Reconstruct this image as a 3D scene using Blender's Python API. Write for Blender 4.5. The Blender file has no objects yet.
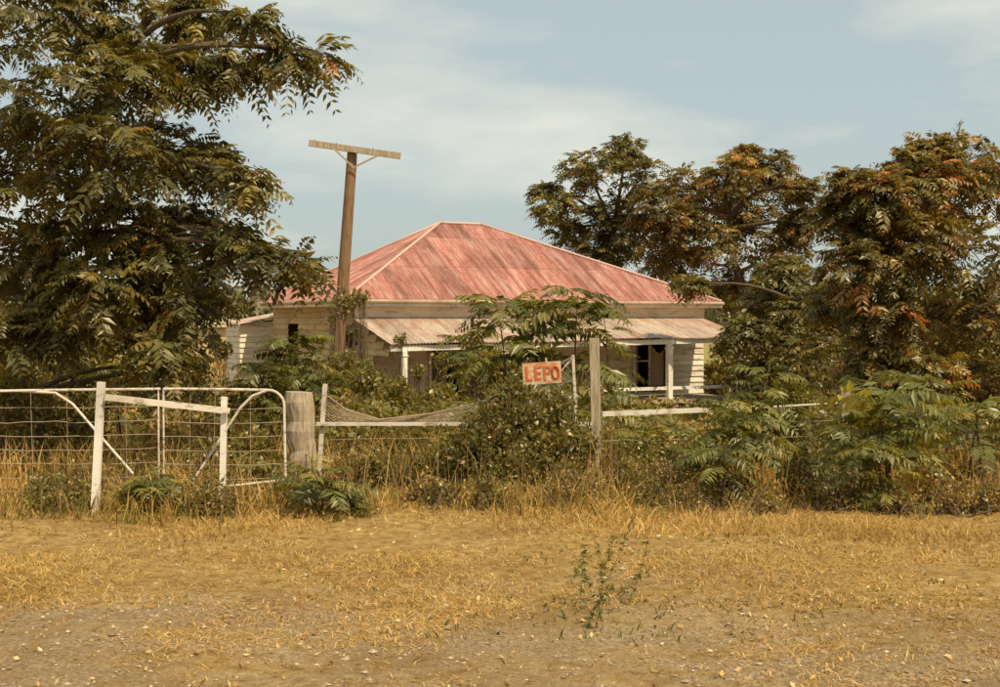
import bpy, math, numpy as np
from mathutils import Vector, Matrix
rng=np.random.default_rng(11)
FP=1246.0; EYE=1.7
def S(bx,bz,d):
    """surveyed point: bearing / elevation offsets at true distance d -> metres"""
    return np.array([(bx-500)*d/FP, d, EYE+(318-bz)*d/FP])
def sstep(a,b,t):
    t=np.clip((t-a)/(b-a),0,1); return t*t*(3-2*t)
def G(x,y):
    x=np.asarray(x,float); y=np.asarray(y,float)
    z=-1.0*sstep(9,30,y)
    z=z+0.02*np.sin(x*1.3+y*.7)+0.018*np.sin(x*2.9-y*1.9+1)
    return z
def N2(x,y,s=1.0,seed=0):
    r=np.random.default_rng(seed); v=0
    for i in range(7):
        a=r.uniform(0,6.28); f=s*r.uniform(.5,2.2); v=v+np.sin((x*np.cos(a)+y*np.sin(a))*f+r.uniform(0,6.28))
    return v/7*1.6
# ---------------------------------------------------------------- mesh builder
class MB:
    def __init__(s): s.V=[];s.C=[];s.F=[];s.M=[];s.n=0
    def add(s,V,Fs,col=(1,1,1),mat=0):
        V=np.asarray(V,float).reshape(-1,3); k=len(V)
        C=np.ones((k,4)); C[:,:3]=np.asarray(col,float)
        s.V.append(V); s.C.append(C)
        if isinstance(Fs,np.ndarray): Fs=[Fs]
        elif not isinstance(Fs[0],np.ndarray):
            if all(isinstance(f,(list,tuple)) and not isinstance(f[0],(list,tuple)) for f in Fs):
                Fs=[[f] for f in Fs]
        for F in Fs:
            F=np.asarray(F,int)
            if len(F)==0: continue
            s.F.append(F+s.n); s.M.append(np.full(len(F),mat))
        s.n+=k
    def box(s,c,sz,col=(1,1,1),mat=0,R=None):
        c=np.asarray(c,float); h=np.asarray(sz,float)/2
        v=np.array([[x,y,z] for x in(-1,1) for y in(-1,1) for z in(-1,1)])*h
        if R is not None: v=v@np.asarray(R).T
        s.add(v+c,[[0,1,3,2],[4,6,7,5],[0,4,5,1],[2,3,7,6],[0,2,6,4],[1,5,7,3]],col,mat)
    def beam(s,a,b,w,h,col=(1,1,1),mat=0,up=(0,0,1)):
        a=np.asarray(a,float);b=np.asarray(b,float);d=b-a;L=np.linalg.norm(d);d/=L
        u=np.asarray(up,float)
        if abs(d@u)>.95: u=np.array([0,1.,0])
        x=np.cross(d,u);x/=np.linalg.norm(x);z=np.cross(x,d)
        s.box((a+b)/2,(w,L,h),col,mat,np.array([x,d,z]).T)
    def tube(s,P,r,n=6,col=(1,1,1),mat=0,cap=True):
        P=np.asarray(P,float);m=len(P);r=np.broadcast_to(np.asarray(r,float),(m,))
        T=np.gradient(P,axis=0);T/=np.linalg.norm(T,axis=1)[:,None]+1e-9
        ref=np.array([0,0,1.]) if abs(T[:,2]).mean()<.8 else np.array([1.,0,0])
        A=np.cross(T,ref);A/=np.linalg.norm(A,axis=1)[:,None]+1e-9;B=np.cross(T,A)
        an=np.arange(n)*2*math.pi/n
        V=P[:,None]+r[:,None,None]*(A[:,None]*np.cos(an)[None,:,None]+B[:,None]*np.sin(an)[None,:,None])
        i=np.arange(m-1)[:,None]*n;j=np.arange(n)[None];k=(j+1)%n
        F=np.stack([i+j,i+k,i+n+k,i+n+j],-1).reshape(-1,4)
        Fs=[F]
        if cap: Fs+= [np.array([np.arange(n)[::-1]]),np.array([np.arange(n)+(m-1)*n])]
        s.add(V.reshape(-1,3),Fs,col,mat)
    def build(s,name,mats,parent=None,smooth=False,loc=None):
        me=bpy.data.meshes.new(name)
        V=np.concatenate(s.V);C=np.concatenate(s.C)
        if loc is not None: V=V-np.asarray(loc)
        me.vertices.add(len(V));me.vertices.foreach_set('co',V.astype(np.float32).ravel())
        lens=np.concatenate([np.full(len(f),f.shape[1]) for f in s.F])
        idx=np.concatenate([f.ravel() for f in s.F]);mi=np.concatenate(s.M)
        me.loops.add(len(idx));me.loops.foreach_set('vertex_index',idx.astype(np.int32))
        me.polygons.add(len(lens));st=np.concatenate([[0],np.cumsum(lens)[:-1]])
        me.polygons.foreach_set('loop_start',st.astype(np.int32))
        me.polygons.foreach_set('material_index',mi.astype(np.int32))
        me.polygons.foreach_set('use_smooth',np.full(len(lens),smooth))
        me.update(calc_edges=True)
        a=me.color_attributes.new('Col','FLOAT_COLOR','POINT');a.data.foreach_set('color',C.astype(np.float32).ravel())
        for m in mats: me.materials.append(m)
        ob=bpy.data.objects.new(name,me);bpy.context.scene.collection.objects.link(ob)
        if loc is not None: ob.location=loc
        if parent: ob.parent=parent
        return ob
def empty(name):
    e=bpy.data.objects.new(name,None);e.empty_display_size=.3;bpy.context.scene.collection.objects.link(e);return e
# ---------------------------------------------------------------- materials
class NT:
    def __init__(s,name):
        s.m=bpy.data.materials.new(name);s.m.use_nodes=True;s.t=s.m.node_tree;s.t.nodes.clear()
        s.out=s.t.nodes.new('ShaderNodeOutputMaterial')
    def n(s,ty,**k):
        nd=s.t.nodes.new(ty)
        for a,b in k.items(): setattr(nd,a,b)
        return nd
    def set(s,sock,v):
        if isinstance(v,bpy.types.NodeSocket): s.t.links.new(v,sock)
        elif isinstance(v,(tuple,list)) and len(v)==3 and sock.type=='RGBA': sock.default_value=(*v,1)
        else: sock.default_value=v
    def noise(s,vec,scale,detail=5,rough=.6):
        n=s.n('ShaderNodeTexNoise');s.set(n.inputs['Vector'],vec);n.inputs['Scale'].default_value=scale
        n.inputs['Detail'].default_value=detail;n.inputs['Roughness'].default_value=rough;return n.outputs['Fac']
    def ramp(s,f,stops):
        n=s.n('ShaderNodeValToRGB');s.set(n.inputs[0],f);e=n.color_ramp.elements
        while len(e)<len(stops): e.new(.5)
        for i,(p,c) in enumerate(stops):
            e[i].position=p;e[i].color=(*c,1) if len(c)==3 else c
        return n.outputs['Color']
    def mix(s,f,a,b,mode='MIX'):
        n=s.n('ShaderNodeMix',data_type='RGBA',blend_type=mode);s.set(n.inputs[0],f);s.set(n.inputs[6],a);s.set(n.inputs[7],b);return n.outputs[2]
    def scale(s,vec,sc):
        n=s.n('ShaderNodeMapping');s.set(n.inputs[0],vec);n.inputs['Scale'].default_value=sc;return n.outputs[0]
    def bump(s,h,st=.3,d=.02):
        n=s.n('ShaderNodeBump');s.set(n.inputs['Height'],h);n.inputs['Strength'].default_value=st;n.inputs['Distance'].default_value=d;return n.outputs[0]
    def pr(s,col,rough=.8,spec=.2,bump=None,metal=0):
        p=s.n('ShaderNodeBsdfPrincipled');s.set(p.inputs['Base Color'],col);s.set(p.inputs['Roughness'],rough)
        p.inputs['Specular IOR Level'].default_value=spec;p.inputs['Metallic'].default_value=metal
        if bump is not None:s.set(p.inputs['Normal'],bump)
        return p.outputs[0]
    def done(s,sh): s.t.links.new(sh,s.out.inputs[0]);return s.m
    def oc(s): return s.n('ShaderNodeTexCoord').outputs['Object']
    def col(s): return s.n('ShaderNodeAttribute',attribute_name='Col').outputs['Color']
W1=(1,1,1)
def m_leaf(name,tr=.3,gl=0.,rough=.5,tint=(1.5,1.25,.45)):
    t=NT(name);c=t.col()
    q=t.n('ShaderNodeBsdfDiffuse');t.set(q.inputs[0],c);p=q.outputs[0]
    def mx(f,a,b):
        m=t.n('ShaderNodeMixShader');m.inputs[0].default_value=f;t.t.links.new(a,m.inputs[1]);t.t.links.new(b,m.inputs[2]);return m.outputs[0]
    if tr>0:
        tl=t.n('ShaderNodeBsdfTranslucent');t.set(tl.inputs[0],t.mix(1.0,c,tint,'MULTIPLY'));p=mx(tr,p,tl.outputs[0])
    if gl>0:
        g=t.n('ShaderNodeBsdfGlossy');g.inputs['Roughness'].default_value=rough;g.inputs[0].default_value=(.9,.85,.7,1);p=mx(gl,p,g.outputs[0])
    return t.done(p)
leafM=m_leaf('leaf',.38,.045,.42,(1.7,1.35,.5));grassM=m_leaf('dry_grass',.25,0,.8,(1.2,1.05,.7))
def m_bark(name,a,b,sc=(14,14,2.5)):
    t=NT(name);o=t.oc();f=t.noise(t.scale(o,sc),3,6,.7);return t.done(t.pr(t.ramp(f,[(.3,a),(.7,b)]),.9,.1,t.bump(f,.6,.02)))
barkM=m_bark('bark',(.06,.04,.02),(.19,.135,.08))
poleM=m_bark('pole_timber',(.12,.065,.03),(.34,.21,.11),(10,10,1.2))
greyW=m_bark('grey_weathered_timber',(.22,.16,.095),(.56,.45,.30),(12,12,1.5))
def m_paint(name,paint,under,amt=.5,sc=7,dirt=(.16,.1,.05),st=(1,1,2.2),da=.5):
    t=NT(name);o=t.oc();f=t.noise(t.scale(o,st),sc,8,.7);f2=t.noise(o,.9,4,.6)
    m=t.ramp(f,[(amt-.06,(0,0,0)),(amt+.06,(1,1,1))])
    c=t.mix(m,under,paint);c=t.mix(t.ramp(f2,[(.45,(.0,)*3),(.8,(da,)*3)]),c,dirt)
    c=t.mix(1.0,c,t.col(),'MULTIPLY')
    return t.done(t.pr(c,.75,.2,t.bump(f,.25,.01)))
whiteP=m_paint('peeling_white_paint',(.84,.77,.64),(.40,.30,.20),.38)
greyP=m_paint('weathered_white_timber',(.66,.58,.46),(.31,.24,.16),.44)
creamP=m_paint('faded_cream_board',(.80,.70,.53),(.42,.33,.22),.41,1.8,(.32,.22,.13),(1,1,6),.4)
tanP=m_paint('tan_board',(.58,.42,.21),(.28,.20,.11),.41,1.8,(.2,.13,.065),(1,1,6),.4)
trimP=m_paint('trim_paint',(.78,.68,.52),(.40,.30,.2),.40,3)
def m_plain(name,c,rough=.7,spec=.2,nz=.25,metal=0):
    t=NT(name);o=t.oc();f=t.noise(o,9,5,.7)
    cc=t.mix(f,tuple(x*(1-nz) for x in c),tuple(min(1,x*(1+nz)) for x in c));return t.done(t.pr(cc,rough,spec,t.bump(f,.15,.01),metal))
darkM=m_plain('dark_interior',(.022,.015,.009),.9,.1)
curtM=m_plain('old_curtain',(.5,.38,.24))
wireM=m_plain('rusty_wire',(.38,.28,.18),.6,.4)
pipeM=m_paint('painted_pipe',(.70,.61,.48),(.26,.14,.08),.41,9)
redM=m_paint('red_sign_paint',(.62,.13,.045),(.60,.32,.16),.40,10);signM=m_paint('sign_board',(.70,.53,.32),(.60,.24,.10),.48,6)
stoneM=m_leaf('stone',0,0,.9)
# roof: Col holds (along-eave m, up-slope m, face id)
def m_roof(name,base,fade,rust,amtf=(.42,.66),amtr=(.55,.72),da=.65):
    t=NT(name);c=t.col()
    sep=t.n('ShaderNodeSeparateColor');t.set(sep.inputs[0],c)
    streak=t.noise(t.scale(c,(7,.5,3)),1,6,.7)
    patch=t.noise(t.scale(c,(2.2,.8,5)),.9,7,.75)
    dk=t.noise(t.scale(c,(6,.35,2)),.8,7,.8)
    fine=t.noise(t.scale(c,(7,5,1)),2.2,4,.7)
    wx=t.n('ShaderNodeMath',operation='MULTIPLY');t.set(wx.inputs[0],sep.outputs[0]);wx.inputs[1].default_value=1/.76
    fl=t.n('ShaderNodeMath',operation='FLOOR');t.set(fl.inputs[0],wx.outputs[0])
    wy=t.n('ShaderNodeMath',operation='MULTIPLY');t.set(wy.inputs[0],sep.outputs[1]);wy.inputs[1].default_value=1/1.9
    fy=t.n('ShaderNodeMath',operation='FLOOR');t.set(fy.inputs[0],wy.outputs[0])
    cb=t.n('ShaderNodeCombineXYZ');t.set(cb.inputs[0],fl.outputs[0]);t.set(cb.inputs[1],fy.outputs[0]);t.set(cb.inputs[2],sep.outputs[2])
    wn=t.n('ShaderNodeTexWhiteNoise',noise_dimensions='3D');t.set(wn.inputs[0],cb.outputs[0])
    cc=t.mix(t.ramp(streak,[(amtf[0],(0,)*3),(amtf[1],(.85,)*3)]),base,fade)
    cc=t.mix(t.ramp(patch,[(amtr[0],(0,)*3),(amtr[1],(.85,)*3)]),cc,rust)
    cc=t.mix(t.ramp(fine,[(.5,(0,)*3),(.8,(.6,)*3)]),cc,fade)
    cc=t.mix(t.ramp(dk,[(.48,(0,)*3),(.62,(da,)*3)]),cc,tuple(x*.6 for x in rust))
    cc=t.mix(1.0,cc,t.ramp(wn.outputs[0],[(0,(.72,.71,.70)),(1,(1.14,1.12,1.1))]),'MULTIPLY')
    fr=t.n('ShaderNodeMath',operation='FRACT');t.set(fr.inputs[0],wy.outputs[0])
    cc=t.mix(t.ramp(fr.outputs[0],[(0,(.55,)*3),(.03,(0,)*3)]),cc,tuple(x*.4 for x in rust))
    return t.done(t.pr(cc,.65,.25,t.bump(fine,.2,.01)))
roofM=m_roof('faded_red_iron',(.44,.145,.105),(.62,.43,.34),(.28,.095,.06),(.40,.68),(.44,.64),.75)
verM=m_roof('rusted_iron',(.50,.385,.29),(.66,.56,.44),(.38,.19,.12),(.4,.62),(.43,.64),.5)
capM=m_plain('ridge_capping',(.58,.38,.30))
def m_ground():
    t=NT('ground_soil');o=t.oc()
    n1=t.noise(o,1.1,6,.65);n2=t.noise(o,9,7,.8);n3=t.noise(o,38,6,.85);n4=t.noise(t.scale(o,(.5,1.6,1)),.6,6,.7)
    straw=t.ramp(n2,[(.34,(.20,.115,.037)),(.5,(.45,.28,.09)),(.66,(.66,.46,.19))])
    grav=t.ramp(n3,[(.36,(.13,.085,.048)),(.5,(.39,.275,.16)),(.64,(.68,.53,.34))])
    sep=t.n('ShaderNodeSeparateXYZ');t.set(sep.inputs[0],o)
    mr=t.n('ShaderNodeMapRange');t.set(mr.inputs[0],sep.outputs[1]);mr.inputs[1].default_value=5.6;mr.inputs[2].default_value=9.0;mr.inputs[3].default_value=.16;mr.inputs[4].default_value=-.16
    ad=t.n('ShaderNodeMath',operation='ADD');t.set(ad.inputs[0],n4);t.set(ad.inputs[1],mr.outputs[0])
    ad2=t.n('ShaderNodeMath',operation='ADD');t.set(ad2.inputs[0],ad.outputs[0])
    m2=t.n('ShaderNodeMath',operation='MULTIPLY_ADD');t.set(m2.inputs[0],n2);m2.inputs[1].default_value=.7;m2.inputs[2].default_value=-.35;t.set(ad2.inputs[1],m2.outputs[0])
    f=t.ramp(ad2.outputs[0],[(.44,(0,)*3),(.66,(.9,)*3)])
    c=t.mix(f,straw,grav);c=t.mix(t.ramp(n1,[(.42,(0,)*3),(.68,(.55,)*3)]),c,(.24,.14,.055))
    mg=t.n('ShaderNodeMapRange');t.set(mg.inputs[0],sep.outputs[1]);mg.inputs[1].default_value=30;mg.inputs[2].default_value=45
    c=t.mix(mg.outputs[0],c,t.mix(n1,(.34,.25,.10),(.24,.20,.07)))
    h=t.n('ShaderNodeMath',operation='ADD');t.set(h.inputs[0],n2);t.set(h.inputs[1],n3)
    return t.done(t.pr(c,.95,.05,t.bump(h.outputs[0],.8,.035)))
groundM=m_ground()
# ---------------------------------------------------------------- palettes
def pal(n,cols,wts,j=.22):
    cols=np.array(cols);w=np.array(wts,float);w/=w.sum()
    c=cols[rng.choice(len(cols),n,p=w)]
    return c*rng.uniform(1-j,1+j,(n,1))
TREE=([(.12,.105,.024),(.075,.07,.017),(.18,.148,.034),(.25,.18,.042),(.30,.14,.04)],[4,3.4,3,1.2,.12])
TREE2=([(.14,.115,.024),(.085,.075,.018),(.215,.16,.034),(.30,.18,.042),(.38,.15,.045)],[4,3.2,2.8,1.7,.7])
YOUNG=([(.17,.17,.038),(.12,.125,.028),(.26,.22,.05),(.085,.088,.02)],[4,3,2.5,1.5])
DRY=([(.60,.39,.13),(.48,.30,.085),(.66,.47,.19),(.35,.20,.055),(.28,.21,.055)],[4,4,2,2,1])
WEED=([(.24,.19,.045),(.15,.14,.03),(.38,.25,.07),(.27,.14,.055),(.48,.32,.11)],[3,3,2.5,1.4,2])
BG=([(.17,.155,.034),(.12,.115,.024),(.25,.205,.045),(.32,.19,.055)],[4,3,2.2,1.1])
# ---------------------------------------------------------------- foliage generators
DN=np.array([0,0,-1.])
def nrm(v): return v/(np.linalg.norm(v,axis=-1,keepdims=True)+1e-9)
def fronds(mb,O,D,L,col,npair=7,lw=.3,ll=.3,droop=.3,rachis=0,mat=0):
    O=np.asarray(O);D=nrm(np.asarray(D));F=len(O);L=np.broadcast_to(L,(F,));dr=droop*rng.uniform(.5,1.6,F)
    t=np.linspace(.22,1,npair+1)
    P=O[:,None]+D[:,None]*(L[:,None]*t)[...,None]+DN*(dr[:,None]*L[:,None]*t**2)[...,None]
    T=nrm(D[:,None]+DN*(2*dr[:,None]*t)[...,None])
    roll=rng.normal(0,.35,(F,1,3))
    sd=nrm(np.cross(T,np.array([0,0,1.])+roll));
    shp=np.sin(np.pi*np.clip(t*.8+.12,0,1))**.6
    for sg in(-1,1):
        ld=nrm(sd*sg*.9+T*.42+DN*.28+rng.normal(0,.13,P.shape))
        l=(L[:,None]*ll*shp*rng.uniform(.75,1.15,(F,npair+1)))[...,None]
        wd=nrm(np.cross(ld,np.cross(sd,T)+rng.normal(0,.3,P.shape)))*l*lw*.5
        V=np.stack([P,P+ld*l*.42+wd,P+ld*l+DN*l*.12,P+ld*l*.42-wd],2)
        n=F*(npair+1);Q=np.arange(n*4).reshape(n,4)
        cc=np.repeat(col,(npair+1),axis=0)*rng.uniform(.8,1.2,(n,1))
        mb.add(V.reshape(-1,3),Q,np.repeat(cc,4,axis=0),mat)
    if rachis>0:
        tt=np.array([0,.35,.7,1.]);R=O[:,None]+D[:,None]*(L[:,None]*tt)[...,None]+DN*(dr[:,None]*L[:,None]*tt**2)[...,None]
        w=nrm(np.cross(D,[0.,0,1.]))[:,None]*rachis*np.array([1,.8,.6,.3])[:,None]/2
        V=np.stack([R-w,R+w],2).reshape(-1,3)
        b=np.arange(F)[:,None]*8;Q=np.concatenate([np.concatenate([b+2*i,b+2*i+1,b+2*i+3,b+2*i+2],1) for i in range(3)])
        mb.add(V,Q,np.repeat(col*1.3,8,axis=0),mat)
def leaves(mb,P,size,col,lw=.5,up=.3,mat=0):
    n=len(P);d=nrm(rng.normal(0,1,(n,3))+np.array([0,0,up]));s=(size*rng.uniform(.6,1.3,n))[:,None]
    w=nrm(np.cross(d,rng.normal(0,1,(n,3))))*s*lw*.5
    V=np.stack([P-d*s*.5,P+w,P+d*s*.5,P-w],1);mb.add(V.reshape(-1,3),np.arange(n*4).reshape(n,4),np.repeat(col,4,axis=0),mat)
def ball(n,c,r,inner=.25):
    v=nrm(rng.normal(0,1,(n,3)));q=(inner+(1-inner)*rng.uniform(0,1,(n,1))**.6);return np.asarray(c)+v*q*np.asarray(r),v
def bez(a,b,bend,n=6):
    a=np.asarray(a);b=np.asarray(b);t=np.linspace(0,1,n)[:,None];m=(a+b)/2+bend
    return (1-t)**2*a+2*t*(1-t)*m+t*t*b
def tree(name,trunk,r0,clumps,tw,L,palette,npair=6,nf=6,lw=.34,ll=.3,droop=.35,twr=.012,rach=0,seed=1):
    global rng
    keep=rng;rng=np.random.default_rng(seed)
    mb=MB();trunk=np.asarray(trunk,float);k=len(trunk)
    tt=np.linspace(0,1,16);TP=np.stack([np.interp(tt,np.linspace(0,1,k),trunk[:,i]) for i in range(3)],1)
    TP[1:-1]+=rng.normal(0,r0*.25,(14,3))
    mb.tube(TP,r0*(1-tt*.65)*(1+.5*np.exp(-tt*14)),9,W1,1)
    O=[];D=[];K=[]
    for cl in clumps:
        c=np.array(cl[:3]);r=np.array(cl[3]);dn=cl[4] if len(cl)>4 else 1
        cand=np.where(TP[:,2]<c[2]+.2*r[2])[0]; cand=cand if len(cand) else np.array([8])
        cand=cand[cand>=4] if (cand>=4).any() else cand
        dd=np.linalg.norm(TP[cand]-c,axis=1)+.4*np.abs(TP[cand][:,2]-c[2]);s=TP[cand[np.argmin(dd)]]
        l=np.linalg.norm(c-s);rb=max(.018,r0*.38*min(1,l/4+.3))
        br=bez(s,c,np.array([0,0,.18*l])+rng.normal(0,.06*l,3),8);mb.tube(br,np.linspace(rb,twr*1.3,8),6,W1,1)
        n=max(3,int(tw*dn));P,v=ball(n,c,r)
        for p in P:
            a=br[rng.integers(4,8)];q=bez(a,p,np.array([0,0,.1])*np.linalg.norm(p-a)+rng.normal(0,.06,3),4)
            mb.tube(q,np.linspace(twr,twr*.4,4),3,W1,1,False)
        P2=np.repeat(P,nf,0)+rng.normal(0,.05*L,(n*nf,3))
        az=rng.uniform(0,6.283,n*nf)
        d=np.stack([np.cos(az),np.sin(az),rng.uniform(-.35,.6,n*nf)],1)+np.repeat(v,nf,0)*.55
        O.append(P2);D.append(d)
        K.append(np.full(n*nf,rng.uniform(.75,1.28)))
    O=np.concatenate(O);D=np.concatenate(D);K=np.concatenate(K)[:,None]
    fronds(mb,O,D,L*rng.uniform(.6,1.15,len(O)),pal(len(O),*palette)*K,npair,lw,ll,droop,rach)
    rng=keep
    return mb.build(name,[leafM,barkM])
def clumps(lst,d,dd=1.0,flat=.8,sub=0):
    out=[]
    for c in lst:
        off=rng.uniform(-dd,dd);p=S(c[0],c[1],d+off);r=max(7,c[2]-sub)*d/FP
        out.append((p[0],p[1],p[2],(r,r*1.1,r*flat),c[3] if len(c)>3 else 1))
    return out
# ---------------------------------------------------------------- ground
xs=np.concatenate([-np.geomspace(700,13,40),np.linspace(-12.8,12.8,190),np.geomspace(13,700,40)])
ys=np.concatenate([np.linspace(-30,2,10),np.linspace(2.3,34,230),np.geomspace(34.5,1500,70)])
X,Y=np.meshgrid(xs,ys);Z=G(X,Y)+rng.normal(0,.005,X.shape)*(Y<20)
nx,ny=len(xs),len(ys);i=np.arange(ny-1)[:,None]*nx;j=np.arange(nx-1)[None]
F=np.stack([i+j,i+j+1,i+j+1+nx,i+j+nx],-1).reshape(-1,4)
mb=MB();mb.add(np.stack([X,Y,Z],-1).reshape(-1,3),F);mb.build('ground',[groundM],smooth=True)
# ---------------------------------------------------------------- grass
def blades(mb,x,y,h,w,lean,col):
    n=len(x);a=rng.uniform(0,6.283,n);b=rng.uniform(0,6.283,n);z=G(x,y)-.01
    B=np.stack([x,y,z],1);d=np.stack([np.cos(a),np.sin(a),0*a],1);wv=np.stack([np.cos(b),np.sin(b),0*b],1)*(w*.5)[:,None]
    lean=lean[:,None];h=h[:,None];u=np.array([0,0,1.])
    M=B+d*lean*h*.4+u*h*.6*(1-.25*np.minimum(lean,1.5));T=B+d*lean*h*1.1+u*h*np.clip(1-.45*lean,.08,1)
    V=np.stack([B-wv,B+wv,M+wv*.75,M-wv*.75,T],1).reshape(-1,3);k=np.arange(n)[:,None]*5
    mb.add(V,[np.concatenate([k,k+1,k+2,k+3],1),np.concatenate([k+3,k+2,k+4],1)],np.repeat(col,5,axis=0))
def scatter(n,x0,x1,y0,y1,thr,s,seed):
    x=rng.uniform(x0,x1,n);y=rng.uniform(y0,y1,n);v=N2(x,y,s,seed)
    k=v+rng.normal(0,.25,n)>thr;return x[k],y[k],v[k]
mb=MB()
def gadd(n,x0,x1,y0,y1,thr,s,seed,h,w,lean,P,hv=.3):
    x,y,v=scatter(n,x0,x1,y0,y1,thr,s,seed);m=len(x)
    k=np.abs(x)<y*.47+1.2;x,y,v=x[k],y[k],v[k];m=len(x)
    hh=rng.uniform(.45,1.15,m)*h*(1+hv*v)
    blades(mb,x,y,hh,rng.uniform(.6,1.3,m)*w,rng.uniform(*lean,m),pal(m,*P)*(1+.22*N2(x,y,1.7,seed+50))[:,None])
gadd(60000,-4.5,4.5,4.8,9.0,.1,2.6,1,.05,.006,(.7,2.4),DRY,.5)
gadd(26000,-4.5,4.5,4.8,9.0,-.8,2.6,21,.022,.005,(1.0,3),DRY,.5)
gadd(60000,-6,6,7.2,11.5,-.2,1.8,2,.065,.007,(.5,2.2),DRY,.5)
gadd(44000,-7,7.5,9.6,13,-.1,1.7,3,.12,.007,(.3,1.8),DRY,.9)
gadd(18000,-8,8,10.9,14.5,-.05,1.1,4,.28,.009,(.1,1.3),DRY,.8)
gadd(14000,-8,8,10.3,14.5,.0,1.3,14,.22,.014,(.1,1.3),WEED,.8)
gadd(56000,-14,15,13,31,-.5,.5,5,.56,.014,(.1,1.1),DRY,.5)
gadd(30000,-14,15,12.6,31,-.3,.6,6,.62,.02,(.1,.9),WEED,.5)
gadd(24000,-40,-8,30,75,-1,.2,7,.5,.05,(.1,.8),DRY,.3)
gadd(7000,-6,6,6.5,11.5,.3,1.5,8,.06,.011,(.4,1.6),YOUNG)
x,y,v=scatter(2200,-8,9,11.3,15,-.3,.9,9);blades(mb,x,y,rng.uniform(.45,.9,len(x)),np.full(len(x),.008),rng.uniform(.05,.6,len(x)),pal(len(x),[(.32,.17,.07),(.45,.3,.12)],[1,1]))
mb.build('grass',[grassM])
mb=MB();n=5200;x=rng.uniform(-4.2,4.2,n);y=5+rng.beta(1.1,2.0,n)*5.5;s=rng.gamma(2,.0028,n)+.003
oc=np.array([[1,0,0],[0,1,0],[-1,0,0],[0,-1,0],[0,0,.5],[0,0,-.5]])
V=oc[None]*(s[:,None,None])*rng.uniform(.6,1.3,(n,6,1))+np.stack([x,y,G(x,y)+s*.15],1)[:,None]
ft=np.array([[0,1,4],[1,2,4],[2,3,4],[3,0,4],[1,0,5],[2,1,5],[3,2,5],[0,3,5]])
mb.add(V.reshape(-1,3),(ft[None]+np.arange(n)[:,None,None]*6).reshape(-1,3),np.repeat(pal(n,[(.40,.30,.19),(.24,.165,.10),(.54,.42,.28)],[3,2,1]),6,axis=0))
mb.build('gravel',[stoneM])
mb=MB();n=2200;x=rng.uniform(-5,5,n);y=rng.uniform(5,11.5,n);k=N2(x,y,1.3,33)>-.2;x,y=x[k],y[k]
leaves(mb,np.stack([x,y,G(x,y)+.015],1),.036,pal(len(x),[(.58,.38,.14),(.36,.19,.07),(.70,.54,.28)],[3,2.5,2]),.55,-.1);mb.build('fallen_leaves',[grassM])
# ---------------------------------------------------------------- house
house=empty('weatherboard_cottage')
th=math.radians(27);Bc=np.array([-4.1,33.0]);U=np.array([math.cos(th),math.sin(th)]);Vv=np.array([-math.sin(th),math.cos(th)])
def H(u,v,z): p=Bc+U*u+Vv*v;return np.array([p[0],p[1],z])
Wd,Ld=12.3,8.2;ZE=2.2;ZR=4.64;FL=-.62
def corr(mb,P0,Ud,T,width,tmax,amp,pitch,fid,rows=6,u0=0):
    Nn=np.cross(Ud,T);Nn/=np.linalg.norm(Nn)
    if Nn[2]<0:Nn=-Nn
    us=np.arange(0,width+1e-6,pitch/6);nu=len(us);f=np.linspace(0,1,rows)
    tm=np.array([max(0.0,tmax(u)) for u in us])
    t=f[:,None]*tm[None];u2=np.broadcast_to(us,t.shape)
    sag=.014*np.sin(u2*1.7+fid)*np.sin(t*1.3)
    P=P0+Ud*u2[...,None]+T*t[...,None]+Nn*(amp*np.sin(u2*2*math.pi/pitch)+sag)[...,None]
    i=np.arange(rows-1)[:,None]*nu;j=np.arange(nu-1)[None]
    mb.add(P.reshape(-1,3),np.stack([i+j,i+j+1,i+j+1+nu,i+j+nu],-1).reshape(-1,4),np.stack([u2+u0,t,np.full(t.shape,fid*1.7)],-1).reshape(-1,3))
U3=np.array([*U,0]);V3=np.array([*Vv,0]);rise=ZR-ZE
def slope(h,d3,dist): v=d3*dist+np.array([0,0,h]);return v/np.linalg.norm(v),math.hypot(dist,h)
mb=MB();ra,rb_=4.6,6.0
T,sl=slope(rise,V3,4.1);corr(mb,H(0,0,ZE),U3,T,Wd,lambda u:sl*min(u/ra,1,(Wd-u)/(Wd-rb_)),.012,.09,0)
T2,sl2=slope(rise,U3,ra);corr(mb,H(0,Ld,ZE),-V3,T2,Ld,lambda w:sl2*min(w/4.1,(Ld-w)/4.1),.012,.09,1)
T3,sl3=slope(rise,-U3,Wd-rb_);corr(mb,H(Wd,0,ZE),V3,T3,Ld,lambda w:sl3*min(w/4.1,(Ld-w)/4.1),.012,.09,2)
T4,sl4=slope(rise,-V3,4.1);corr(mb,H(0,Ld,ZE),U3,T4,Wd,lambda u:sl4*min(u/ra,1,(Wd-u)/(Wd-rb_)),.012,.09,3)
mb.build('roof',[roofM],house)
mb=MB()
rp=[H(ra,4.1,ZR+.02),H(rb_,4.1,ZR+.02)]
for a,b in[(H(0,0,ZE+.02),rp[0]),(H(0,Ld,ZE+.02),rp[0]),(H(Wd,0,ZE+.02),rp[1]),(H(Wd,Ld,ZE+.02),rp[1]),(rp[0],rp[1])]:
    mb.tube(np.linspace(a,b,5),.04,8)
mb.build('ridge_capping',[capM],house,True)
mb=MB()
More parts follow.
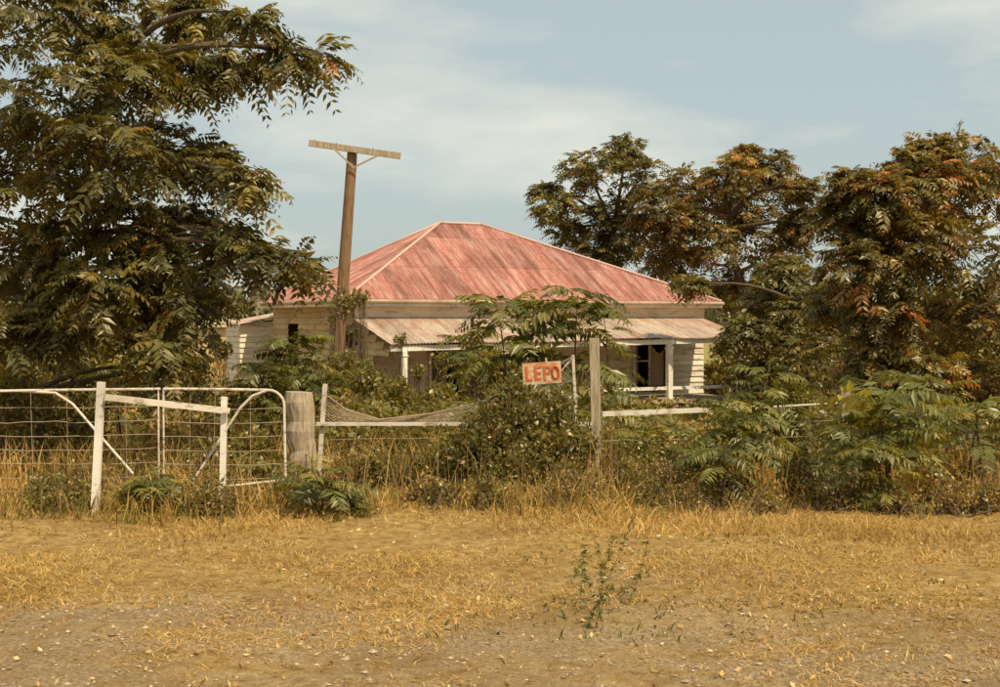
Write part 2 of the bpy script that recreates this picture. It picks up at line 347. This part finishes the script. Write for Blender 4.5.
for a,b in[((0,0),(Wd,0)),((0,Ld),(0,0)),((Wd,0),(Wd,Ld)),((0,Ld),(Wd,Ld))]:
    A=H(a[0],a[1],ZE-.10);B_=H(b[0],b[1],ZE-.10);mb.beam(A,B_,.035,.17)
    A[2]+=.05;B_[2]+=.05;d=nrm(B_-A);o=np.cross(d,[0,0,1.])*.07
    if (A+o-H(Wd/2,Ld/2,0))[:2]@(o[:2])<0:o=-o
    mb.tube(np.array([A+o,B_+o]),.05,8,(.62,.52,.45))
mb.build('gutter_and_fascia',[trimP],house)
mb=MB();mb.add([H(.1,.1,ZE-.19),H(Wd-.1,.1,ZE-.19),H(Wd-.1,Ld-.1,ZE-.19),H(.1,Ld-.1,ZE-.19)],[[0,1,2,3]]);mb.build('soffit',[creamP],house)
def boards(mb,a,b,out,z0,z1,holes=(),bh=.175,col=(1,1,1),top=None):
    a=np.asarray(a,float)[:2];b=np.asarray(b,float)[:2];L=np.linalg.norm(b-a);d=(b-a)/L;out=np.asarray(out,float)
    z=z0
    while z<z1-.01:
        zt=min(z+bh,z1);segs=[(0,L)]
        for h0,h1,hz0,hz1 in holes:
            if (z+zt)/2>hz0 and (z+zt)/2<hz1:
                ns=[]
                for s0,s1 in segs:
                    if h0>s0:ns.append((s0,min(h0,s1)))
                    if h1<s1:ns.append((max(h1,s0),s1))
                segs=[q for q in ns if q[1]-q[0]>.01]
        for s0,s1 in segs:
            if top is not None: s0,s1=max(s0,top(z)[0]),min(s1,top(z)[1])
            if s1-s0<.02: continue
            p=a+d*s0;q=a+d*s1;w=rng.normal(0,.004,2)
            o1=out*.042;tone=rng.uniform(.78,1.08)
            v=[[*(p+o1),z+w[0]],[*(q+o1),z+w[1]],[*q,zt+.012],[*p,zt+.012],[*p,z+w[0]],[*q,z+w[1]]]
            mb.add(v,[[0,1,2,3],[4,5,1,0]],np.array(col)*tone)
        z=zt
iu,iv=.4,.4
mb=MB();hl=[(2.6-iu,3.7-iu,-.62,1.45),(9.3-iu,10.5-iu,-.45,1.4),(5.4-iu,6.3-iu,0.1,1.35)]
boards(mb,H(iu,iv,0),H(Wd-iu,iv,0),-Vv,FL,1.0,hl)
boards(mb,H(iu,iv,0),H(Wd-iu,iv,0),-Vv,1.0,1.70,hl)
mb.beam(H(iu,iv-.03,1.86),H(Wd-iu,iv-.03,1.86),.05,.30)
mb.build('front_wall',[creamP],house)
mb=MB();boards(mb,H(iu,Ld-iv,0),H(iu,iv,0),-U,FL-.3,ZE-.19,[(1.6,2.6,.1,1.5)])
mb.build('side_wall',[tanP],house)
mb=MB();boards(mb,H(Wd-iu,iv,0),H(Wd-iu,Ld-iv,0),U,FL,ZE-.19);boards(mb,H(iu,Ld-iv,0),H(Wd-iu,Ld-iv,0),Vv,FL,ZE-.19);mb.build('rear_walls',[creamP],house)
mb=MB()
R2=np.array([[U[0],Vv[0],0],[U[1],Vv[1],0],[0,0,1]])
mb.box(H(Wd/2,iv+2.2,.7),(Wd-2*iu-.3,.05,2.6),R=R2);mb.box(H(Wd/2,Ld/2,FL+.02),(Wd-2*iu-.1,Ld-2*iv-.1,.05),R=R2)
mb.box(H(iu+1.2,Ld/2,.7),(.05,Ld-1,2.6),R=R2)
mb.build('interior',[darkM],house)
mb=MB();mc=MB()
def frame(u0,u1,z0,z1,sill=True):
    v=iv-.06
    for u in(u0,u1): mb.box(H(u,v,(z0+z1)/2),(.09,.07,z1-z0),R=R2)
    mb.box(H((u0+u1)/2,v-.004,z1+.045),(u1-u0+.26,.07,.09),R=R2)
    if sill: mb.box(H((u0+u1)/2,v-.03,z0-.03),(u1-u0+.3,.14,.06),R=R2)
frame(2.6,3.7,-.6,1.4,False);frame(9.3,10.5,-.42,1.35);frame(5.4,6.3,.13,1.33)
mb.box(H(9.9,iv,.5),(.06,.05,1.72),R=R2);mb.box(H(5.85,iv,.73),(.8,.04,.05),R=R2);mb.box(H(9.6,iv,.4),(.55,.04,.045),R=R2)
mb.build('window_frames',[greyP],house)
for (a,b,z0,z1) in[(9.98,10.44,-.36,.75),(9.36,9.5,-.3,1.3),(5.46,5.7,.2,1.25)]:
    us=np.linspace(a,b,20);P=[]
    for u in us:
        for z in(z0,z1): P.append(H(u,iv+.06+.03*math.sin(u*60),z+(.12*math.sin(u*9) if z==z1 else 0)))
    k=np.arange(19)[:,None]*2;mc.add(P,np.concatenate([k,k+2,k+3,k+1],1))
mc.build('curtains',[curtM],house)
zl,zr,zt=1.02,1.16,1.72;u0,u1=.55,11.75;vf=-1.9
mb=MB()
us=np.arange(0,u1-u0,.013);nu=len(us);rows=6;f=np.linspace(0,1,rows)[:,None]
zf=zl+(zr-zl)*us/(u1-u0)+.025*np.sin(us*1.1)
left=np.interp(f,[0,1],[0,-.25])
uu=u0+us[None]+left*(1-us[None]/(u1-u0));vv=vf+(iv-.06-vf)*f+.03*np.sin(us[None]*3.1)*(1-f);zz=zf[None]*(1-f)+zt*f+.014*np.sin(us[None]*2*math.pi/.09)
P=np.stack([Bc[0]+U[0]*uu+Vv[0]*vv,Bc[1]+U[1]*uu+Vv[1]*vv,zz],-1)
i=np.arange(rows-1)[:,None]*nu;j=np.arange(nu-1)[None]
mb.add(P.reshape(-1,3),np.stack([i+j,i+j+1,i+j+1+nu,i+j+nu],-1).reshape(-1,4),np.stack([uu,(f+0*uu)*2.3*.83,np.full(uu.shape,3.)],-1).reshape(-1,3))
mb.build('verandah_roof',[verM],house)
mb=MB()
def zfu(u): return zl+(zr-zl)*(u-u0)/(u1-u0)-.1
mb.beam(H(u0+.02,vf+.12,zl-.1),H(u1-.02,vf+.12,zr-.1),.07,.14)
for u in(.93,3.8,6.6,9.12,11.6):
    z=zfu(u)-.07;mb.box(H(u,vf+.12,(z+FL)/2),(.15,.15,z-FL),R=R2)
    mb.box(H(u,vf+.12,z-.12),(.22,.18,.03),R=R2)
    mb.beam(H(u,vf+.16,zfu(u)+.03),H(u,iv-.06,zt-.1),.05,.08)
mb.beam(H(6.7,vf+.12,FL+.32),H(11.55,vf+.12,FL+.32),.05,.09)
mb.build('verandah_posts',[whiteP],house)
mb=MB()
Aend=H(u0+.03,iv-.06,0);Bend=H(u0+.03,vf+.2,0);Le=np.linalg.norm((Bend-Aend)[:2])
def tp(z): return (0,Le*np.clip((zt-.1-z-.16)/(zt-zl),.0,1))
boards(mb,Aend,Bend,-U,.72,1.60,top=tp)
boards(mb,H(u0+.03,iv-.06,0),H(u0+.03,iv-1.0,0),-U,FL,.72)
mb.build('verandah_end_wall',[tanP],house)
mb=MB();mb.box(H((u0+u1)/2,(vf+iv)/2-.03,FL-.06),(u1-u0,iv-vf-.1,.08),R=R2)
for u in np.linspace(u0+.3,u1-.3,6): mb.box(H(u,vf+.2,(FL-1.1)/2-.05),(.2,.2,.42),R=R2)
mb.build('verandah_floor',[greyW],house)
mb=MB();a=[H(-.55,8.4,0),H(-.55,10,0)];boards(mb,a[1],a[0],-U,-1,1.55);boards(mb,H(-.55,8.4,0),H(1.5,8.4,0),-Vv,-1,1.55)
mb.build('lean_to_walls',[creamP],house)
mb=MB();corr(mb,H(-.7,8.1,1.5),V3,slope(.5,U3,2.6)[0],2.2,lambda u:2.6,.012,.09,4);mb.build('lean_to_roof',[verM],house)
# ---------------------------------------------------------------- power pole
pole=empty('power_pole')
mb=MB();t=np.linspace(0,1,10)[:,None];pb=np.array([-4.17,31,-1.15]);pt=np.array([-3.66,31,5.86])
mb.tube(pb+(pt-pb)*t,np.linspace(.175,.125,10),12);mb.build('post',[poleM],pole)
mb=MB();ca=S(310,144,30.86);cb=S(401,157,30.86);ca[1]=31-.19;cb[1]=31-.19
mb.beam(ca,cb,.10,.15)
mb.build('crossarm',[greyW],pole)
mb=MB()
for f_ in(.27,.77):
    q=ca+(cb-ca)*f_;q=q+[0,-.07,-.05];mb.beam(q,S(354,168,30.8),.012,.045)
for f_ in(.06,.3,.7,.94):
    q=ca+(cb-ca)*f_;mb.tube([q+[0,0,.05],q+[0,0,.11]],[.018,.014],6)
mb.build('braces',[wireM],pole)
# ---------------------------------------------------------------- gates
def pipe(mb,pts,r=.018,n=7,col=W1): mb.tube(np.array(pts),r,n,col)
def arc(c,r,a0,a1,d,n=7):
    return [S(c[0]+r*math.cos(a),c[1]-r*math.sin(a),d) for a in np.linspace(a0,a1,n)]
gate=empty('pipe_gate');mb=MB();d=11.6
pipe(mb,[S(285,480,d)]+[S(284,420,d)]+arc((268,406),16,0,math.pi/2,d)+[S(200,389,d),S(163,389,d)],.013)
pipe(mb,[S(163,389,d),S(163,497,d)],.009);pipe(mb,[S(163,494,d),S(285,480,d)],.012)
pipe(mb,[S(193,480,d-.04),S(240,408,d-.04),S(252,396,d-.04),S(268,390,d-.04)],.013)
mb.build('frame',[pipeM],gate)
mb=MB()
for py in np.linspace(408,478,6): 
    x=np.linspace(163,284,10);mb.tube([S(q,py+1.5*math.sin((q-163)/121*3.14)+rng.normal(0,.3),d+.012) for q in x],.0035,4)
for qx in(190,215,250): mb.tube([S(qx,389,d+.02),S(qx+rng.normal(0,2),484,d+.02)],.003,4)
mb.build('wires',[wireM],gate)
gate2=empty('pipe_gate');mb=MB()
pipe(mb,[S(160,389,d),S(60,390,d),S(-60,392,d-.3)],.013)
pipe(mb,[S(158,389,d),S(158,500,d)],.009);pipe(mb,[S(158,498,d),S(-60,520,d-.3)],.012)
pipe(mb,[S(20,391,d-.06),S(55,393,d-.06),S(72,404,d-.06),S(132,474,d-.06)],.013)
mb.build('frame',[pipeM],gate2)
mb=MB()
for py in np.linspace(406,490,7):
    x=np.linspace(-60,157,14);mb.tube([S(q,py+2.5*math.sin((q+60)/217*3.14)+rng.normal(0,.5),d+.012) for q in x],.0035,4)
for qx in(30,66,125): mb.tube([S(qx,390,d+.02),S(qx+rng.normal(0,2),500,d+.02)],.003,4)
mb.build('wires',[wireM],gate2)
bar=empty('timber_gate_barrier');mb=MB();d=10.9
p=S(101,382,d);q=S(93,520,d);q[2]=G(q[0],q[1])-.1;mb.beam(q,p,.062,.055)
d2=11.4;p=S(224,397,d2);q=S(221,505,d2);q[2]=G(q[0],q[1])-.1;mb.beam(q,p,.05,.05)
mb.build('posts',[whiteP],bar)
mb=MB();mb.beam(S(104,397,d-.05),S(229,411,d2-.05),.035,.055);mb.build('rail',[greyP],bar)
mb=MB();d=13;b=S(304,480,d);b[2]=G(b[0],b[1])-.1;tp_=S(299,392,d)
t=np.linspace(0,1,12)[:,None];P=b+(tp_-b)*t;P[:,0]+=.012*np.sin(np.arange(12)*1.7)
mb.tube(P,.15*(1+.07*np.sin(np.arange(12)*2.1)),14);mb.build('round_gate_post',[greyW])
# ---------------------------------------------------------------- fence
fence=empty('paddock_fence');d=13
mb=MB()
def post(px,py,pxb,d,w):
    p=S(px,py,d);q=S(pxb,480,d);q[2]=G(q[0],q[1])-.1;mb.beam(q,p,w,w*.9)
post(325,384,317,d,.045);post(573,355,581,d,.03)
mb.beam(S(316,424,d-.05),S(592,424,d-.05),.03,.036)
mb.beam(S(602,414,d-.04),S(756,408,d+.7),.03,.05)
mb.tube([S(756,408,d+.7),S(840,403,d+1.3)],.012,6)
mb.beam(S(550,384,d-.02),S(573,357,d-.02),.014,.014)
mb.build('rails',[greyP],fence)
mb=MB();p=S(594,338,d);q=S(598,480,d);q[2]=G(q[0],q[1])-.1;mb.beam(q,p,.10,.09)
p=S(845,385,d+1.5);q=S(846,480,d+1.5);q[2]=G(q[0],q[1])-.1;mb.beam(q,p,.1,.1);mb.build('timber_post',[greyW],fence)
mb=MB();tx=[322,345,380,430,480,530,573];ty=[392,410,419,414,402,381,356]
def net(s,k):
    px=322+s*251;yt=np.interp(px,tx,ty);yb=423.;wob=.05*math.sin(s*17+k*3)
    p=S(px,yt+(yb-yt)*k,d);p[1]+=wob;return p
nn=46
for i_ in range(-8,nn):
    for sg in(1,-1):
        pts=[]
        for k in np.linspace(0,1,7):
            s=(i_+ (k*8 if sg>0 else 8-k*8))/nn
            if 0<=s<=1: pts.append(net(s,k))
        if len(pts)>1: mb.tube(pts,.0022,3,W1,0,False)
mb.tube([net(s,0) for s in np.linspace(0,1,40)],.006,4)
for k in(.35,.7):mb.tube([net(s,k) for s in np.linspace(0,1,40)],.0028,3)
for py,pb_ in((440,436),(458,452)):
    mb.tube([S(q,py+(pb_-py)*(q-318)/270+rng.normal(0,.5),d) for q in np.linspace(318,597,14)],.003,4)
for py in(425,441,456): mb.tube([S(q,py+rng.normal(0,.4)-(q-600)*.02,d+(q-600)*.006) for q in np.linspace(600,1060,20)],.003,4)
mb.build('wire_netting',[wireM],fence)
# ---------------------------------------------------------------- sign
sign=empty('painted_sign');d=12.9
c=S(542,373,d);mb=MB();mb.box(c,(.40,.018,.225));mb.build('board',[signM],sign)
mb=MB()
Lw=.068;gap=.024;hh=.15;th_=.026;x0=c[0]-.17;z0=c[2]-hh/2;yy=c[1]-.0125
def st(x,z,w,h): mb.box((x+w/2,yy+rng.uniform(-.0008,.0008),z+h/2),(w,.005,h))
x=x0;st(x,z0,th_,hh);st(x+th_+.001,z0,Lw-th_,th_)
x+=Lw+gap;st(x,z0+.005,th_,hh);[st(x+th_+.001,z0+.005+q,Lw-th_,th_*.9) for q in(0,hh/2-th_/2,hh-th_)]
x+=Lw+gap;st(x,z0-.004,th_,hh);[st(x+th_+.001,z0-.004+q,Lw-th_,th_*.9) for q in(hh/2-th_/2,hh-th_)];st(x+Lw-th_*.4,z0+hh/2+.009,th_*.7,hh/2-.04)
x+=Lw+gap
P=[(x+Lw/2+Lw/2*math.cos(a),yy,z0+hh/2+(hh/2-.012)*math.sin(a)) for a in np.linspace(0,6.283,18)]
mb.tube(P,.0135,4)
mb.build('lettering',[redM],sign)
mb=MB();q=S(549,480,d+.03);q[2]=G(q[0],q[1])-.05;mb.beam(q,S(547,358,d+.03),.02,.022);mb.build('stake',[greyP],sign)
sign.matrix_world=Matrix.Translation(Vector(c))@Matrix.Rotation(math.radians(-4),4,'Y')@Matrix.Translation(-Vector(c))
# ---------------------------------------------------------------- trees
lt=[(60,95,62),(120,75,50),(190,72,40),(240,62,22,.6),(290,54,18,.35),(322,56,10,.2),(110,150,55),(45,185,60),(170,150,44),(212,165,24,.7),(245,182,18,.5),(120,220,46),(185,225,34,.9),
(50,255,52),(235,245,24,.7),(272,258,18,.6),(298,264,12,.35),(200,280,24,.7),(160,290,30,.9),(158,325,26,.9),(168,352,22,.8),(150,372,16,.6),(192,300,18,.6),(185,370,12,.4),(95,285,36),(-20,130,80),(-10,250,60),(100,15,55),(190,15,34),(30,20,70),(255,22,16,.4),(150,255,30),(60,315,34,.9),(10,330,34,.8)]
tree('tree_of_heaven',[S(8,470,16)*[1,1,0]+[0,0,-.4],S(22,330,15.6),S(75,210,15),S(115,90,14.8),S(150,20,14.8)],.14,clumps(lt,14.2,1.1,.8,12),27,.46,TREE,7,5,.38,.32,.48,.009,.005,seed=5)
r1=[(556,205,24,.8),(585,168,26),(622,152,24),(640,180,30),(600,215,34),(565,232,22,.8),(625,235,34),(600,255,30),(545,190,12,.5)]
tree('shade_tree',[[5.0,47,-1.2],S(625,300,47),S(612,230,47)],.24,clumps(r1,47,1.5,.8,5),42,.62,TREE,5,5,.46,.36,.38,.018,seed=6)
r2=[(655,215,34),(690,188,34),(730,175,30),(768,170,26),(797,190,20,.8),(705,235,40),(755,230,42),(665,255,30),(722,285,34),(785,265,36),(745,152,14,.5),(800,225,22),(680,225,24),(735,205,26)]
tree('shade_tree',[[9.2,44,-1.2],S(745,300,44),S(728,220,44)],.28,clumps(r2,43.5,1.8,.8,5),46,.62,TREE2,5,5,.46,.36,.38,.018,seed=7)
r2b=[(765,300,30),(800,310,34),(745,330,20),(775,345,32),(815,350,34),(790,385,34),(825,300,28),(690,288,14,.5),(755,372,22),(780,270,22)]
tree('shade_tree',[[8.9,34,-1.2],S(805,370,34),S(792,300,34)],.16,clumps(r2b,34,1.6,.8,6),38,.60,TREE,5,5,.46,.36,.4,.014,seed=8)
r3=[(842,212,28),(875,195,32),(915,178,34),(960,165,46),(1010,185,50),(855,262,40),(905,240,48),(970,250,55),(835,300,26),(885,305,42),(945,320,50),(1010,320,55),(870,355,34),(930,375,40),(990,390,50),(850,180,14,.5),(928,150,18,.7),(905,160,16,.6),(880,240,30),(940,215,30)]
tree('shade_tree',[S(900,420,25)*[1,1,0]+[0,0,-1.1],S(893,350,25),S(905,270,25),S(930,200,25)],.17,clumps(r3,25,1.4,.8,9),40,.56,TREE2,6,5,.40,.33,.44,.012,seed=9)
# ---------------------------------------------------------------- ailanthus saplings
def sapling(name,px,pytop,d,spread,L,nf,stems=1,palette=YOUNG,npair=10,lw=.30):
    mb=MB()
    for s in range(stems):
        top=S(px+rng.uniform(-1,1)*spread*(stems>1),pytop+(rng.uniform(0,30)*13/d if s else 0),d+rng.uniform(-.3,.3)*(stems>1))
        b=np.array([ (px-500)*d/FP+rng.normal(0,.08)*(stems>1),d,0]);b[2]=G(b[0],b[1])-.05
        h=top[2]-b[2];q=bez(b,top,rng.normal(0,.05*h,3)*[1,1,0],8);mb.tube(q,np.linspace(.012+.008*h,.008,8),6,W1,1)
        f=np.sort(rng.uniform(.0,1,nf))**.6;f=.45+.55*f;P=np.stack([np.interp(f,np.linspace(0,1,8),q[:,i]) for i in range(3)],1)
        az=np.arange(nf)*2.4+rng.uniform(0,6);D=np.stack([np.cos(az),np.sin(az)*.8,.15+.7*f**3*rng.uniform(.3,1.1,nf)],1)
        fronds(mb,P,D,L*rng.uniform(.65,1.1,nf),pal(nf,*palette,.25),npair,lw,.29,.45,.008)
    return mb.build(name,[leafM,barkM])
sp=[(496,304,22,0,1.15,30,1),(578,296,21.5,0,1.2,34,1),(545,322,22,8,.95,16,1),(470,336,24,10,.85,16,2),(604,318,22.5,4,.8,12,1),
(288,345,16.5,14,.62,24,3),(262,368,15,14,.5,22,3),(318,372,17,12,.5,16,2),
(745,400,12.3,24,.55,15,3),(772,366,14.5,18,.55,16,2),(722,445,11.7,14,.45,12,2),(800,398,15,18,.5,16,2),
(892,404,11.7,24,.68,15,3),(915,378,14,22,.65,16,2),(856,445,11.3,12,.48,12,2),(970,410,12.4,22,.62,14,2),(885,480,11.0,10,.45,10,2),
(325,470,10.9,22,.42,14,3),(345,494,10.6,14,.34,11,2),(290,482,11.6,14,.32,12,2),
(135,478,11.1,14,.32,14,3),(172,482,11.2,14,.30,14,2),(120,360,18,14,.6,16,2),(265,462,12.2,14,.42,14,3),(640,430,13.6,16,.4,14,3),(680,450,12.6,12,.38,12,2)]
for a in sp: sapling('tree_of_heaven_sapling',a[0],a[1],a[2],a[3],a[4],a[5],a[6])
# ---------------------------------------------------------------- shrubs / undergrowth
mb=MB()
def shrub(px,py,r,d,n,sz,P=WEED,flat=1.0,lw=.5,mm=None):
    mm=mm or mb
    c=S(px,py,d);rr=r*d/FP;p,_=ball(n,c,(rr,rr,rr*flat),.1)
    p=p+.14*rr*np.sin(p[:,[1,2,0]]*7/rr+px);g=G(p[:,0],p[:,1]);p=p[p[:,2]>g+.02]
    if len(p)==0:return
    leaves(mm,p,sz,pal(len(p),*P)*rng.uniform(.8,1.2),lw,.5)
    b=np.array([c[0],c[1],0]);b[2]=G(c[0],c[1])
    for q in p[rng.integers(0,len(p),min(30,len(p)))]:
        mm.tube(bez(b+rng.normal(0,.12,3)*[1,1,0],q+[0,0,rr*.2],rng.normal(0,.1,3),5),np.linspace(.010,.003,5),3,(1,1,1),1,False)
for a in[(505,425,38,12.75,2200,.06),(485,450,36,12.6,1900,.06),(535,425,32,12.8,1800,.06),(548,450,36,12.6,1900,.06),(512,393,20,12.9,600,.055),(455,455,30,12.7,1300,.06),(577,445,26,12.7,1200,.055),(520,470,34,12.3,1500,.05),(560,405,18,12.8,450,.05),
(400,450,36,14.5,1800,.065),(360,440,34,15,1800,.065),(430,432,28,15.5,1400,.065),(375,472,26,12.8,1100,.055),(415,480,24,12.5,900,.05),(635,465,28,12.9,1000,.055),(670,460,28,13.2,1000,.055),(250,450,26,13.2,1100,.06),(210,460,24,13,900,.06),(800,470,26,12.5,1000,.055),(40,425,34,14.6,1500,.07),(85,430,26,14.8,900,.07),(5,400,40,14.8,1600,.08)]: shrub(*a,P=BG)
for a in[(345,370,22,30,900,.14),(365,388,26,28,1200,.14),(395,400,24,26,1000,.13),(350,335,12,31.2,400,.12),(345,300,14,31,500,.11),(362,298,9,31,200,.1),(335,320,9,31,150,.1),
(440,400,20,29,700,.14),(418,372,8,31,200,.1),(480,378,24,27,900,.13),(510,372,24,24,800,.12),(560,390,26,24,900,.12),(530,400,28,23,1000,.12),(620,412,24,25,700,.12),(690,420,24,28,600,.12),(590,408,28,23,800,.12),(655,420,24,24,700,.12),(718,372,17,41,600,.2),(722,350,12,42,300,.2),(712,390,15,40,400,.2),(440,360,10,31.2,200,.1),(400,340,8,31.3,120,.1),(470,345,12,31.3,300,.11)]: shrub(*a,P=BG)
for k in range(150):
    d_=rng.uniform(14,29);bx=rng.uniform(110,1010);x_=(bx-500)*d_/FP;hz=rng.uniform(.28,.62)
    if 595<bx<730: hz*=.75
    z_=G(x_,d_)+hz*.75;py_=318-(z_-EYE)*FP/d_;shrub(bx,py_,hz*FP/d_,d_,int(460*hz/.4),.06+d_*.0022,P=BG if rng.random()<.6 else WEED,flat=.9)
for k in range(80):
    d_=rng.uniform(10.9,13.2);bx=rng.uniform(30,1010);x_=(bx-500)*d_/FP;hz=rng.uniform(.10,.32)
    z_=G(x_,d_)+hz*.6;py_=318-(z_-EYE)*FP/d_;shrub(bx,py_,hz*FP/d_,d_,int(560*hz/.25),.04,P=WEED if rng.random()<.5 else BG,flat=.9)
for k in range(40):
    d_=rng.uniform(13.4,22);bx=rng.uniform(230,1000);x_=(bx-500)*d_/FP;hz=rng.uniform(.6,1.1);b=np.array([x_,d_,G(x_,d_)-.05])
    if 595<bx<735: hz*=.75
    q=bez(b,b+[rng.normal(0,.1),0,hz],rng.normal(0,.05,3),6);mb.tube(q,np.linspace(.012,.006,6),4,W1,1,False)
    nf=14;f=rng.uniform(.4,1,nf);P=b+(q[-1]-b)*f[:,None];az=np.arange(nf)*2.4;fronds(mb,P,np.stack([np.cos(az),np.sin(az),.2+.6*f],1),rng.uniform(.35,.6,nf),pal(nf,*YOUNG),9,.32,.3,.45,.007)
mb.build('undergrowth',[leafM,barkM])
mb=MB()
for a in[(60,345,36,30,2400,.19),(100,340,26,32,1300,.19),(30,335,48,30,2000,.19),(80,375,36,26,1700,.16),(20,380,50,24,1900,.16),(222,350,10,39,300,.17),(118,392,22,28,600,.16),(235,398,22,26,800,.15),(200,405,20,22,600,.12),(160,408,22,22,600,.12),(132,330,14,60,400,.25),
(850,395,40,30,1600,.19),(900,390,45,29,1800,.19),(960,385,50,30,2000,.19),(1010,380,50,30,1800,.19),(800,400,34,32,1300,.19),(760,385,24,37,900,.19),(735,370,16,39,500,.19),(830,340,40,40,1400,.24),(780,350,34,42,1100,.24),(925,330,55,38,1800,.24)]: shrub(*a,P=TREE,mm=mb)
mb.build('bushes',[leafM,barkM])
mb=MB()
for k in range(11):
    bx=rng.uniform(575,630);d_=rng.uniform(6.8,8.4);b=np.array([(bx-500)*d_/FP,d_,0]);b[2]=G(b[0],b[1]);h=rng.uniform(.14,.42)
    q=bez(b,b+[rng.normal(.05,.08),rng.normal(0,.05),h],rng.normal(0,.03,3),10);mb.tube(q,np.linspace(.003,.0012,10),4,(.3,.25,.09),0)
    f=rng.integers(1,10,40);leaves(mb,q[f]+rng.normal(0,.011,(40,3)),.04,pal(40,*YOUNG),.35,.3)
mb.build('roadside_weed',[leafM])
# ---------------------------------------------------------------- distance
mb=MB()
for k in range(70):
    x_=rng.uniform(-85,85);y_=rng.uniform(150,190);r=rng.uniform(3,5.5);p,_=ball(260,(x_,y_,-1+r*.75),(r*1.3,r,r*.8),.3);leaves(mb,p,1.3,pal(260,[(.20,.20,.12),(.15,.15,.09),(.24,.22,.13)],[2,2,1])*rng.uniform(.8,1.2),.7)
mb.build('distant_trees',[leafM])
dh=empty('distant_farmhouse');mb=MB();c=S(200,345,85)
mb.box((c[0],c[1],.05),(5,4.5,2.1));mb.box((c[0]-3.8,c[1]+1,-.25),(2.6,3,1.5));mb.build('walls',[tanP],dh)
mb=MB();x0,x1,y0,y1=c[0]-2.9,c[0]+2.9,c[1]-2.6,c[1]+2.6
mb.add([[x0,y0,1.1],[x1,y0,1.1],[x1,y1,1.1],[x0,y1,1.1],[c[0]-1,c[1],2.1],[c[0]+1,c[1],2.1]],[[0,1,5,4],[2,3,4,5],[1,2,5],[3,0,4]]);mb.build('roof',[greyW],dh)
mb=MB()
for q in(-1.5,.0,1.5): mb.box((c[0]+q,c[1]-2.27,.15),(.8,.05,.9))
mb.build('windows',[darkM],dh)
# ---------------------------------------------------------------- light
sd=np.array([.40,-.42,.81]);sd/=np.linalg.norm(sd)
sun=bpy.data.objects.new('sun',bpy.data.lights.new('sun','SUN'));bpy.context.scene.collection.objects.link(sun)
sun.data.energy=4.9;sun.data.angle=math.radians(.5);sun.data.color=(1,.865,.64)
sun.rotation_euler=Vector(sd).to_track_quat('Z','Y').to_euler()
w=bpy.data.worlds.new('World');bpy.context.scene.world=w;w.use_nodes=True;nt=w.node_tree;nt.nodes.clear()
sky=nt.nodes.new('ShaderNodeTexSky');sky.sky_type='NISHITA';sky.sun_disc=False;sky.sun_elevation=math.asin(sd[2]);sky.sun_rotation=math.atan2(sd[0],sd[1])
sky.dust_density=2.5
tc=nt.nodes.new('ShaderNodeTexCoord')
mp=nt.nodes.new('ShaderNodeMapping');mp.inputs['Scale'].default_value=(1,1,3.4);nt.links.new(tc.outputs['Generated'],mp.inputs[0])
nz=nt.nodes.new('ShaderNodeTexNoise');nz.inputs['Scale'].default_value=3.0;nz.inputs['Detail'].default_value=6;nz.inputs['Roughness'].default_value=.55;nt.links.new(mp.outputs[0],nz.inputs['Vector'])
rp_=nt.nodes.new('ShaderNodeValToRGB');rp_.color_ramp.elements[0].position=.44;rp_.color_ramp.elements[0].color=(.0,)*3+(1,);rp_.color_ramp.elements[1].position=.68;rp_.color_ramp.elements[1].color=(.75,)*3+(1,)
nt.links.new(nz.outputs['Fac'],rp_.inputs[0])
def mixn(f,a,b,mode='MIX'):
    n=nt.nodes.new('ShaderNodeMix');n.data_type='RGBA';n.blend_type=mode
    for s_,v in((n.inputs[0],f),(n.inputs[6],a),(n.inputs[7],b)):
        if isinstance(v,bpy.types.NodeSocket): nt.links.new(v,s_)
        elif isinstance(v,tuple): s_.default_value=(*v,1)
        else: s_.default_value=v
    return n.outputs[2]
c=mixn(.66,sky.outputs[0],(6.1,7.0,6.6));c=mixn(rp_.outputs[0],c,(9.0,8.8,7.6))
bg=nt.nodes.new('ShaderNodeBackground');bg.inputs[1].default_value=.1;nt.links.new(c,bg.inputs[0])
ow=nt.nodes.new('ShaderNodeOutputWorld');nt.links.new(bg.outputs[0],ow.inputs[0])
# ---------------------------------------------------------------- camera
cam=bpy.data.objects.new('camera',bpy.data.cameras.new('camera'));bpy.context.scene.collection.objects.link(cam)
cam.location=(0,0,EYE);cam.rotation_euler=(math.radians(90-1.17),0,0);cam.data.sensor_width=36;cam.data.lens=36*FP/1000;cam.data.clip_end=4000
sc=bpy.context.scene;sc.camera=cam;sc.view_settings.view_transform='Standard';sc.view_settings.look='None';sc.view_settings.exposure=0
